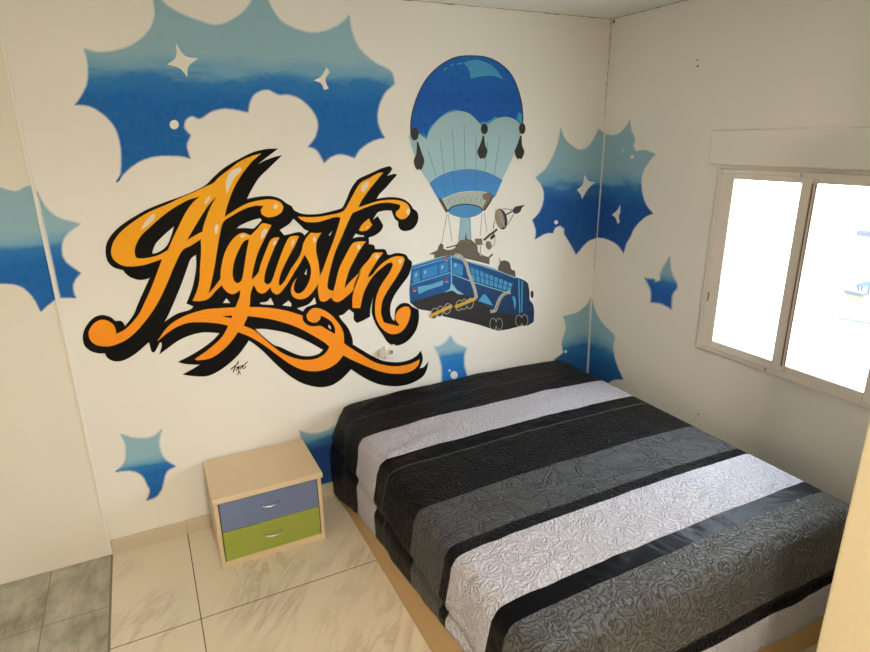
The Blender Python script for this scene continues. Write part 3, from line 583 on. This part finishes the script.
flat('side_panel', [[(449.7,253.9),(465,259.9),(478,263.5),(492.6,268),(514.7,276.6),(523.9,280.1),(528,283.5),(529.4,292),(529.4,299.7),(533,304.5),(534,312),(533.6,321.8),(527.6,325.8),(519,321),(512.8,314.9),(493.4,309.9),(475.7,298.8),(451.5,290)]], BUSS, 1.6, BS, corner=30)
flat('rear_panel', [[(411.5,265.4),(449.7,253.9),(451.5,290),(410,302.6),(409.2,290)]], BUSR, 2, BS, sm=False)
flat('dark_sill', [[(410,302.6),(451.5,290),(457,296.5),(430,308),(418,309)]], UNDER, 2.2, BS, sm=False)
for q in ([(412.9,271.8),(419.3,270),(419.8,280.6),(412.9,282.4)], [(422.1,269.1),(437.3,264.5),(437.3,274.6),(422.1,279.2)], [(439.1,264),(447.9,261.7),(447.9,271.4),(439.1,274.1)], [(452.3,261.9),(462.6,264.9),(462.6,276),(452.3,272.8)]):
    w = flat('bus_window', [q], WINB, 3, BS, sm=False)
    cx, cy = q[0]; bpy.context.view_layer.update()
    sub(flat('window_glint', [ell(cx+3, cy+3, 1.1, 2.2, .3, 10)], PALEB, 3.6, sm=False), w)
for k in range(9):
    a, b = k/9+.012, (k+1)/9-.012
    T = lambda f: (469.6+43.3*f, 266.6+17.4*f); B = lambda f: (471.6+39*f, 280+11.6*f)
    flat('bus_window', [[T(a), T(b), B(b), B(a)]], WINB, 3, BS, sm=False)
flat('window_bar', [stroke([(470.5,273.2),(512,287.8)], .7)], BUSS, 3.5, BS, sm=False)
for pts, w in (([(411.5,266),(449.7,254.6)],.9),([(412,268.5),(449.7,257.5)],.6),([(410.6,284.5),(450,272.5)],.7),([(450.6,256),(463,260.2),(480,265),(500,271.5),(516,278)],1.1),([(451,273.5),(470,281),(492,288),(509,293)],.9),([(450.8,254.5),(451.5,289)],1)):
    flat('trim_line', [stroke(pts, w)], PALEB, 3.8, BS, sm=False)
flat('rear_sheen', [[(417.5,286.8),(430,284.5),(443.3,280.1),(442.4,285.2),(430,289),(418.4,293.9)]], plain('cyan_sheen_paint', srgb(96, 168, 196), .6), 3, BS, sm=False)
flat('corner_sheen', [[(451,283),(452.5,284),(457,290),(464,294.5),(458,294),(452,290.3),(444,292.3),(449.5,289)]], PALEB, 3, BS, sm=False)
flat('side_sheen', [[(478,301),(482.5,294.8),(484.5,294),(487,296.5),(490,301),(493,305.5),(486,303.5)]], LBLUE, 3, BS, sm=False)
flat('side_sheen', [[(512,296),(515,297),(516,304),(514.5,310),(513.5,303)]], LBLUE, 3, BS, sm=False)
for a in ((518.5,279,519.5,313),(522,281,521.5,312)):
    flat('cab_line', [stroke([(a[0],a[1]),(a[2],a[3])], 1.2)], LBLUE, 3, BS, sm=False)
flat('windscreen', [[(524,281),(528,284.5),(529,293),(529,299),(525,294)]], plain('dark_glass_paint', srgb(14, 30, 48), .5), 3, BS, sm=False)
for x, y in ((414.3,289.3),(446.2,280.1),(446,258.7)):
    t = flat('tail_light', [[(x-1.6,y-1.8),(x+1.6,y-2.5),(x+1.6,y+2),(x-1.6,y+2.8)]], RED, 3.8, BS, sm=False)
    bpy.context.view_layer.update(); sub(flat('light_edge', [[(x-1.2,y+1.6),(x+1.8,y+.8),(x+1.8,y+1.8),(x-1.2,y+2.6)]], GREYW, 4.2, sm=False), t)
flat('folding_arm', [stroke([(454.5,255),(460,255.8),(466.3,265),(468.5,273),(474,288),(476.2,298)], 3.2)], GREYW, 5, BS, corner=70)
flat('folding_arm', [stroke([(490,311.2),(494.5,310.5),(497.5,303.5),(500.5,297.2),(505.5,293),(510.3,292)], 3.4)], GREYW, 5, BS, corner=70)
flat('arm_line', [stroke([(494.8,310),(498.3,303),(501.2,297.6),(506.5,293.2)], .6)], BROWN, 5.5, BS, sm=False)
for x, y in ((434,313.2),(439.8,311.2),(447,308.6),(459,305.2),(463.8,304.2),(469.8,303.2)):
    t = flat('rotor', [ell(x, y, 3.6, 5.6, .2)], GREYW, 5, BS); bpy.context.view_layer.update()
    sub(flat('rotor_centre', [ell(x, y, 2.9, 4.9, .2)], DKBR, 5.4), t)
for a, b in (((429.3,316.2),(451.8,305.6)),((454.6,307),(475.6,298.2))):
    flat('rotor_bar', [stroke([a, b], 3.2)], YELP, 6, BS, sm=False)
for x, y in ((492.8,323.8),(498.8,323.9),(518.6,320.5),(524.2,320.2)):
    t = flat('wheel', [ell(x, y, 3.5, 6)], GREYW, 5, BS); bpy.context.view_layer.update()
    sub(flat('tyre', [ell(x, y, 3, 5.4)], UNDER, 5.4), t)
flat('mirror', [ell(531.8, 294.2, 1.5, 3.8)], DKBR, 5, BS)
flat('roof_gear', [[(428.3,254.3),(433,252),(436.8,250.2),(438.5,246),(440.5,243.1),(442.8,244.6),(443.4,248.5),(448,250),(454.3,248),(456.8,243.8),(460,240.2),(464.6,239.5),(465.6,232),(467,239),(471.6,240.4),(477,246),(478,252),(483,255.3),(488.3,257),(490.5,254.5),(493,252.8),(492,256),(489.6,258),(489.2,264.5),(478,261.5),(463.5,258),(455.2,255.2),(444,256),(434.1,258.3),(434,254.3)]], plain('khaki_gear_paint', srgb(96, 84, 64), .6), 4, BS, corner=60)
flat('gear_sheen', [stroke([(458.5,243.5),(461,241.2),(465,240.8),(470,242)], 1.3)], OLIVE, 4.6, BS, sm=False)
flat('gun_barrel', [stroke([(446,247.8),(457,245)], 1.2)], DKBR, 4.6, BS, sm=False)
flat('roof_lump', [[(498.1,255.5),(500.4,261.2),(504.6,260.3),(509.2,262.6),(511,269.1),(514.7,270.4),(515.4,277),(507,274),(498.1,270.4),(497.7,267.2),(499.6,263)]], BROWN, 4, BS, corner=60)
flat('small_disc', [ell(488.4, 245.2, 3, 4.4, -.2)], OLIVE, 4.6, BS); flat('gear_box', [[(474.5,238.5),(481.8,238.5),(482.5,244.6),(475.5,245.2)]], OLIVE, 4.6, BS, sm=False)
flat('gear_strut', [stroke([(480.2,245.5),(480.2,256)], 1.3)], GREYW, 4.6, BS, sm=False)
flat('dish_boom', [stroke([(483.5,240.2),(489,235.2),(492.5,232.8),(497,229)], 2)], DKBR, 4.6, BS, sm=False)
flat('boom_joint', [[(489.5,237.5),(494,233.5),(495,236.5),(491,239.8)]], DKBR, 4.8, BS, sm=False)
flat('cable', [stroke([(494.6,238),(494.5,243),(492,247)], .5)], BROWN, 4.6, BS, sm=False)
flat('dish_bracket', [stroke([(493.3,228.5),(493.3,224),(495,221.5)], .6)], BROWN, 4.6, BS, sm=False)
flat('dish_back', [ell(501, 219, 5.7, 10.6, -.22)], DKBR, 4.6, BS); flat('dish_face', [ell(499.7, 218.7, 4.2, 9.6, -.22)], plain('cream_dish_paint', srgb(150, 134, 104), .6), 5.2, BS)
flat('dish_line', [stroke([(499,211),(501,219),(505,227.5)], .6)], PALEB, 5.6, BS, sm=False)
flat('feed_arm', [stroke([(505.5,214.8),(512,211)], 1.3)], DKBR, 5, BS, sm=False)
for a, b in (((502.5,208.6),(512,209.6)),((507.5,224.5),(513,214.5))): flat('feed_stay', [stroke([a, b], .6)], DKBR, 5, BS, sm=False)
flat('feed_pod', [[(512,210.5),(514.5,207),(519,205.8),(524.8,204.8),(521.5,208),(520,211.5),(516,213.8),(513.2,213)]], DKBR, 5.4, BS)

# ------------------------------------------------------------------ socket with plugged adapter
so = thing('wall_socket', 'small ivory wall socket with round adapter under the painted lettering', 'socket', (-1.40, 0, .78))
localise(link('socket_plate', bx(-1.432, -1.372, -.016, 0, .742, .815, bev=.004), PLASTIC), so)
bm = bmesh.new(); bmesh.ops.create_cone(bm, cap_ends=True, segments=20, radius1=.019, radius2=.018, depth=.012, matrix=Matrix.Translation((-1.402, -.018, .779)) @ Matrix.Rotation(PI/2, 4, 'X'))
localise(link('socket_ring', bm, PLASTIC), so)
bm = bmesh.new(); bmesh.ops.create_cone(bm, cap_ends=True, segments=16, radius1=.012, radius2=.012, depth=.003, matrix=Matrix.Translation((-1.402, -.0245, .779)) @ Matrix.Rotation(PI/2, 4, 'X'))
localise(link('socket_hole', bm, plain('socket_hole_shade', (.30, .27, .22), .6)), so)
bm = bmesh.new(); bmesh.ops.create_cone(bm, cap_ends=True, segments=20, radius1=.023, radius2=.021, depth=.034, matrix=Matrix.Translation((-1.452, -.017, .777)) @ Matrix.Rotation(PI/2, 4, 'X'))
bmesh.ops.bevel(bm, geom=[e for e in bm.edges if len(e.link_faces) == 2 and e.calc_face_angle(0) > 1], offset=.004, segments=2, affect='EDGES')
localise(link('adapter', bm, plain('beige_plastic', (.66, .60, .50), .4)), so)

# ------------------------------------------------------------------ nightstand
NX0, NX1, NF, NB, NT_ = -2.410, -1.922, -.365, -.016, .382
ns = thing('nightstand', 'beech nightstand with a blue and a green drawer', 'nightstand', ((NX0+NX1)/2, (NF+NB)/2, 0))
def npart(name, bm, m, parent=ns): return localise(link(name, bm, m), ns) if parent is ns else link(name, bm, m, parent)
npart('top_board', bx(NX0-.004, NX1+.004, NF-.024, NB, NT_-.026, NT_, bev=.0025), BEECH)
npart('side_panel', bx(NX0, NX0+.018, NF, NB, 0, NT_-.026, bev=.0015), BEECHZ)
npart('side_panel', bx(NX1-.018, NX1, NF, NB, 0, NT_-.026, bev=.0015), BEECHZ)
npart('back_panel', bx(NX0+.018, NX1-.018, NB-.01, NB, .03, NT_-.026), BEECHZ)
npart('plinth', bx(NX0+.018, NX1-.018, NF+.004, NB-.01, 0, .034, bev=.001), BEECH)
for z0, z1, m, lab in ((.193, .353, BLUEF, 'blue drawer'), (.037, .190, GREENF, 'green drawer')):
    bm = bmesh.new(); box(bm, NX0+.022, NX1-.022, NF-.002, NF+.014, z0, z1, bev=.0015); box(bm, NX0+.03, NX1-.03, NF+.014, NB-.03, z0+.01, z1-.03)
    d = npart('drawer', bm, m); d['label'] = lab
    bpy.context.view_layer.update()
    zc = z0 + (z1-z0)*.55; xc = (NX0+NX1)/2 - .002
    pts = [(xc-.040, NF-.002, zc), (xc-.038, NF-.012, zc+.0), (xc-.025, NF-.021, zc-.001), (xc, NF-.026, zc-.002), (xc+.025, NF-.021, zc-.001), (xc+.038, NF-.012, zc), (xc+.040, NF-.002, zc)]
    h = link('handle', tube(bmesh.new(), pts, .0042, 8), STEEL, smooth=True); sub(h, d)

# ------------------------------------------------------------------ bed
BX0, BX1, BY0, BY1 = -1.756, -.245, -.02, -1.86
TOP = .552
bed = thing('bed', 'low double bed with pale oak rails along the right wall', 'bed', ((BX0+BX1)/2, (BY0+BY1)/2, 0))
def bpart(name, bm, m): return localise(link(name, bm, m), bed)
bpart('side_rail', bx(BX0, BX0+.028, BY1, BY0, 0, .30, bev=.003), OAK)
bpart('side_rail', bx(BX1-.028, BX1, BY1, BY0, 0, .30, bev=.003), OAK)
bpart('foot_rail', bx(BX0+.028, BX1-.028, BY1, BY1+.028, 0, .30, bev=.003), OAK)
bpart('slat_base', bx(BX0+.03, BX1-.03, BY1+.03, BY0, .22, .27), OAK)
bpart('mattress', bx(-1.70, -.29, -1.80, -.05, .28, .53, bev=.05, seg=4), plain('mattress_ticking', (.7, .68, .64), .8))

# bedspread: one sheet draped over the top, the sides and the foot
SX0, SX1, SY0, SY1, RAD = -1.748, -.272, -.045, -1.846, .034
def drop(d):
    """distance past the straight part -> (outward, down)"""
    q = RAD*PI/2
    if d <= 0: return 0, 0
    if d < q: a = d/RAD; return RAD*math.sin(a), RAD*(1-math.cos(a))
    e = d-q
    return RAD + .022*min(1, e/.14) + .006 - .016*math.exp(-((e-.18)/.02)**2), RAD + e
def lerp_tab(x, tab):
    if x <= tab[0][0]: return tab[0][1]
    for (a, b), (c, d) in zip(tab, tab[1:]):
        if x <= c: return b + (d-b)*(x-a)/(c-a)
    return tab[-1][1]
def hem_left(y): return lerp_tab(-y, [(0, .012), (.17, .055), (.48, .16), (1.05, .222), (1.49, .288), (1.9, .24)])
def hem_foot(x): return lerp_tab(x, [(-1.8, .20), (-1.0, .175), (-.5, .16), (-.2, .15)])
W = SX1-SX0-2*RAD; Lg = SY0-SY1-RAD
q = RAD*PI/2
NSd, NTp, NFt = 22, 96, 26
def len_for(hz): return max(.1, TOP-RAD-hz) + q
bm = bmesh.new(); uvl = bm.loops.layers.uv.new('UVMap'); grid = []; UV = {}
NTL = 128
for it in range(NTL+NFt+1):
    row = []
    f = min(it, NTL)/NTL; t = Lg*f; fd = max(0, it-NTL)/NFt
    for i in range(NSd+NTp+NSd+1):
        if i < NSd: sd, side, sx = (NSd-i)/NSd, -1, 0
        elif i <= NSd+NTp: sd, side, sx = 0, 0, (i-NSd)/NTp
        else: sd, side, sx = (i-NSd-NTp)/NSd, 1, 1
        xt = SX0+RAD+W*sx; yt = SY0-t
        ls = len_for(hem_left(yt)) if side < 0 else len_for(.2)
        lf = len_for(hem_foot(xt))
        ds, df = sd*ls, fd*lf
        x, y, z = xt, yt, TOP
        if ds > 0 and df > 0:
            d = max(ds, df); a = math.atan2(df, ds); o_, dn = drop(d)
            x += side*o_*math.cos(a)**.7; y -= o_*math.sin(a)**.7; z -= dn
        elif ds > 0:
            o_, dn = drop(ds); x += side*o_; z -= dn
        elif df > 0:
            o_, dn = drop(df); y -= o_; z -= dn
        # crown, head edge and loose wrinkles
        if not (ds or df):
            z += .020*math.sin(PI*min(1, max(0, (sx))))**.6*(1-.3*f)
            if sx*(1-sx) < -1: pass
        if sx < .5: x += .045*max(0, 1-t/.45)**1.5*(1-sx*2)*min(1, max(0, (z-.32)/.2))
        if t < .06: z -= .03*(1-t/.06)**2*max(0, (z-.3)/.25)
        nn = noise.fractal(Vector((x*5, y*7, z*5)), 1, 2, 3)
        wr = noise.fractal(Vector((x*1.8+y*1.1, y*9-x*2.5, 4.2)), .9, 2, 3)
        if ds or df:
            k = min(1, (ds+df)/.15); off = .004*nn*k + .005*noise.noise(Vector((y*11, x*11, z*2)))*k
            if ds: x += side*off
            if df: y -= off
        else: z += .0025*nn + .009*max(0, wr)
        z = max(z, .006)
        v = bm.verts.new((x, y, z)); row.append(v); UV[v] = (sx*W + side*ds + 1.0, t + df)
    grid.append(row)
for A, B in zip(grid, grid[1:]):
    for i in range(len(A)-1):
        fc = bm.faces.new((A[i], B[i], B[i+1], A[i+1]))
        for lp in fc.loops: lp[uvl].uv = UV[lp.vert]
bmesh.ops.recalc_face_normals(bm, faces=bm.faces)

s = NT('striped_satin', .38, .14)
uv = s.n('ShaderNodeUVMap').outputs[0]; u, v, _ = s.sep(uv)
wob = s.math('MULTIPLY', s.math('SUBTRACT', s.noise(uv, 9, 2), .5), .010)
vv = s.math('DIVIDE', s.math('ADD', v, wob), 2.6)
o0 = .045   # the sheet starts this far from the wall
st = [(0, 'K'), (.455, 'W'), (.697, 'P'), (.80, 'K'), (1.085, 'G'), (1.33, 'K'), (1.385, 'W'), (1.632, 'P'), (1.71, 'R'), (2.005, 'K'), (2.075, 'W')]
def bandv(fn): return s.ramp(vv, [(max(0, (a-o0)/2.6), fn(k)) for a, k in st], 'CONSTANT')
base = bandv(lambda k: {'K': (.003, .003, .0042), 'P': (.004, .004, .005), 'W': (.60, .575, .63), 'G': (.028, .028, .031), 'R': (.06, .058, .056)}[k])
mG = bandv(lambda k: (1, 1, 1) if k == 'G' else (0, 0, 0)); mR = bandv(lambda k: (1, 1, 1) if k == 'R' else (0, 0, 0))
mP = bandv(lambda k: (0, 0, 0) if k in 'P' else (1, 1, 1))
# quilted roses: rings around scattered centres, warped
wv = s.n('ShaderNodeVectorMath', operation='ADD'); nz = s.n('ShaderNodeTexNoise', i_Scale=24, i_Detail=3)
s.l(uv, nz.inputs['Vector']); sc = s.n('ShaderNodeVectorMath', operation='SCALE'); sc.inputs['Scale'].default_value = .05
s.l(nz.outputs['Color'], sc.inputs[0]); s.l(uv, wv.inputs[0]); s.l(sc.outputs[0], wv.inputs[1])
vo = s.n('ShaderNodeTexVoronoi', i_Scale=15, i_Randomness=1.0); s.l(wv.outputs[0], vo.inputs['Vector'])
rings = s.math('SINE', s.math('MULTIPLY', vo.outputs['Distance'], 34))
rose = s.math('ADD', s.math('MULTIPLY', rings, .5), .5)
rose = s.math('POWER', rose, .5)
rib = s.math('ADD', s.math('MULTIPLY', s.math('SINE', s.math('MULTIPLY', s.math('ADD', v, s.math('MULTIPLY', wob, .3)), 2*PI/.0125)), .5), .5)
seam = s.math('MAXIMUM', s.math('COMPARE', vv, (.80-o0)/2.6), s.math('COMPARE', vv, (.27-o0)/2.6))
for nd in s.t.nodes:
    if nd.type == 'MATH' and nd.operation == 'COMPARE': nd.inputs[2].default_value = .0011
base = s.mix(s.math('MULTIPLY', seam, .8), base, (.10, .10, .105))
cG = s.mix(rib, base, (.078, .078, .083)); col = s.mix(mG, base, cG)
cR = s.mix(rose, (.03, .029, .028), (.10, .097, .092)); col = s.mix(mR, col, cR)
s.col(col)
fine = s.noise(uv, 70, 4, .6, .8)
hgt = s.math('ADD', s.math('MULTIPLY', rose, .6), s.math('MULTIPLY', fine, 1.6))
crs = s.math('ABSOLUTE', s.math('SUBTRACT', s.noise(uv, 8, 2, .5, 1.2), .5))
crs = s.ramp(crs, [(0, (0, 0, 0)), (.035, (1, 1, 1))])
hgt = s.mix(mG, hgt, s.math('ADD', s.math('MULTIPLY', rib, .7), s.math('ADD', s.math('MULTIPLY', crs, 1.3), s.math('MULTIPLY', fine, .9))))
hgt = s.math('MULTIPLY', hgt, mP)
hgt = s.math('ADD', hgt, s.math('MULTIPLY', s.noise(uv, 6, 3, .5, 1), 1.2))
s.bump(hgt, 1, .009)
spc = bandv(lambda k: {'K': (.07,)*3, 'P': (.07,)*3, 'W': (.2,)*3, 'G': (.42,)*3, 'R': (.42,)*3}[k])
s.l(spc, s.b.inputs['Specular IOR Level'])
s.b.inputs['Sheen Weight'].default_value = .03; s.b.inputs['Sheen Roughness'].default_value = .4
sp = link('bedspread', bm, s.m, smooth=True)
tag(sp, 'black, white and grey striped satin bedspread spread over the bed', 'bedspread')
mod = sp.modifiers.new('thickness', 'SOLIDIFY'); mod.thickness = .004; mod.offset = 1

# ------------------------------------------------------------------ light
w = bpy.data.worlds.new('daylight'); bpy.context.scene.world = w; w.use_nodes = True
bg = w.node_tree.nodes['Background']; bg.inputs[0].default_value = (.76, .88, 1, 1); bg.inputs[1].default_value = 16.0
pl = bpy.data.lights.new('window_portal', 'AREA'); pl.shape = 'RECTANGLE'; pl.size = .86; pl.size_y = .86; pl.cycles.is_portal = True
po = bpy.data.objects.new('window_portal', pl); C.objects.link(po); po.location = (.11, (WY0+WY1)/2, (WZ0+WZ1)/2); po.rotation_euler = (0, PI/2, 0)

LAMPM = NT('lamp_glow'); LAMPM.b.inputs['Emission Color'].default_value = (1, .78, .5, 1); LAMPM.b.inputs['Emission Strength'].default_value = 6
def lamp(name, label, x, y, power, rad=.14):
    t = thing(name, label, 'lamp', (x, y, H))
    bm = bmesh.new(); bmesh.ops.create_cone(bm, cap_ends=True, segments=32, radius1=rad+.02, radius2=rad+.02, depth=.02, matrix=Matrix.Translation((x, y, H-.01)))
    localise(link('lamp_base', bm, BEAD), t)
    bm = bmesh.new(); bmesh.ops.create_uvsphere(bm, u_segments=32, v_segments=12, radius=rad, matrix=Matrix.Translation((x, y, H-.02)) @ Matrix.Diagonal((1, 1, .45, 1)))
    localise(link('lamp_shade', bm, LAMPM.m, smooth=True), t)
    L = bpy.data.lights.new(name, 'AREA'); L.shape = 'DISK'; L.size = rad*2; L.energy = power; L.color = (1, .905, .77)
    o = bpy.data.objects.new(name+'_light', L); C.objects.link(o); o.location = (x, y, H-.09)
lamp('ceiling_lamp', 'round ceiling lamp of the hall behind the doorway', -2.3, -3.3, 46)

vs = bpy.context.scene.view_settings
vs.view_transform = 'Standard'; vs.look = 'None'; vs.gamma = 1; vs.use_curve_mapping = False; vs.exposure = .52
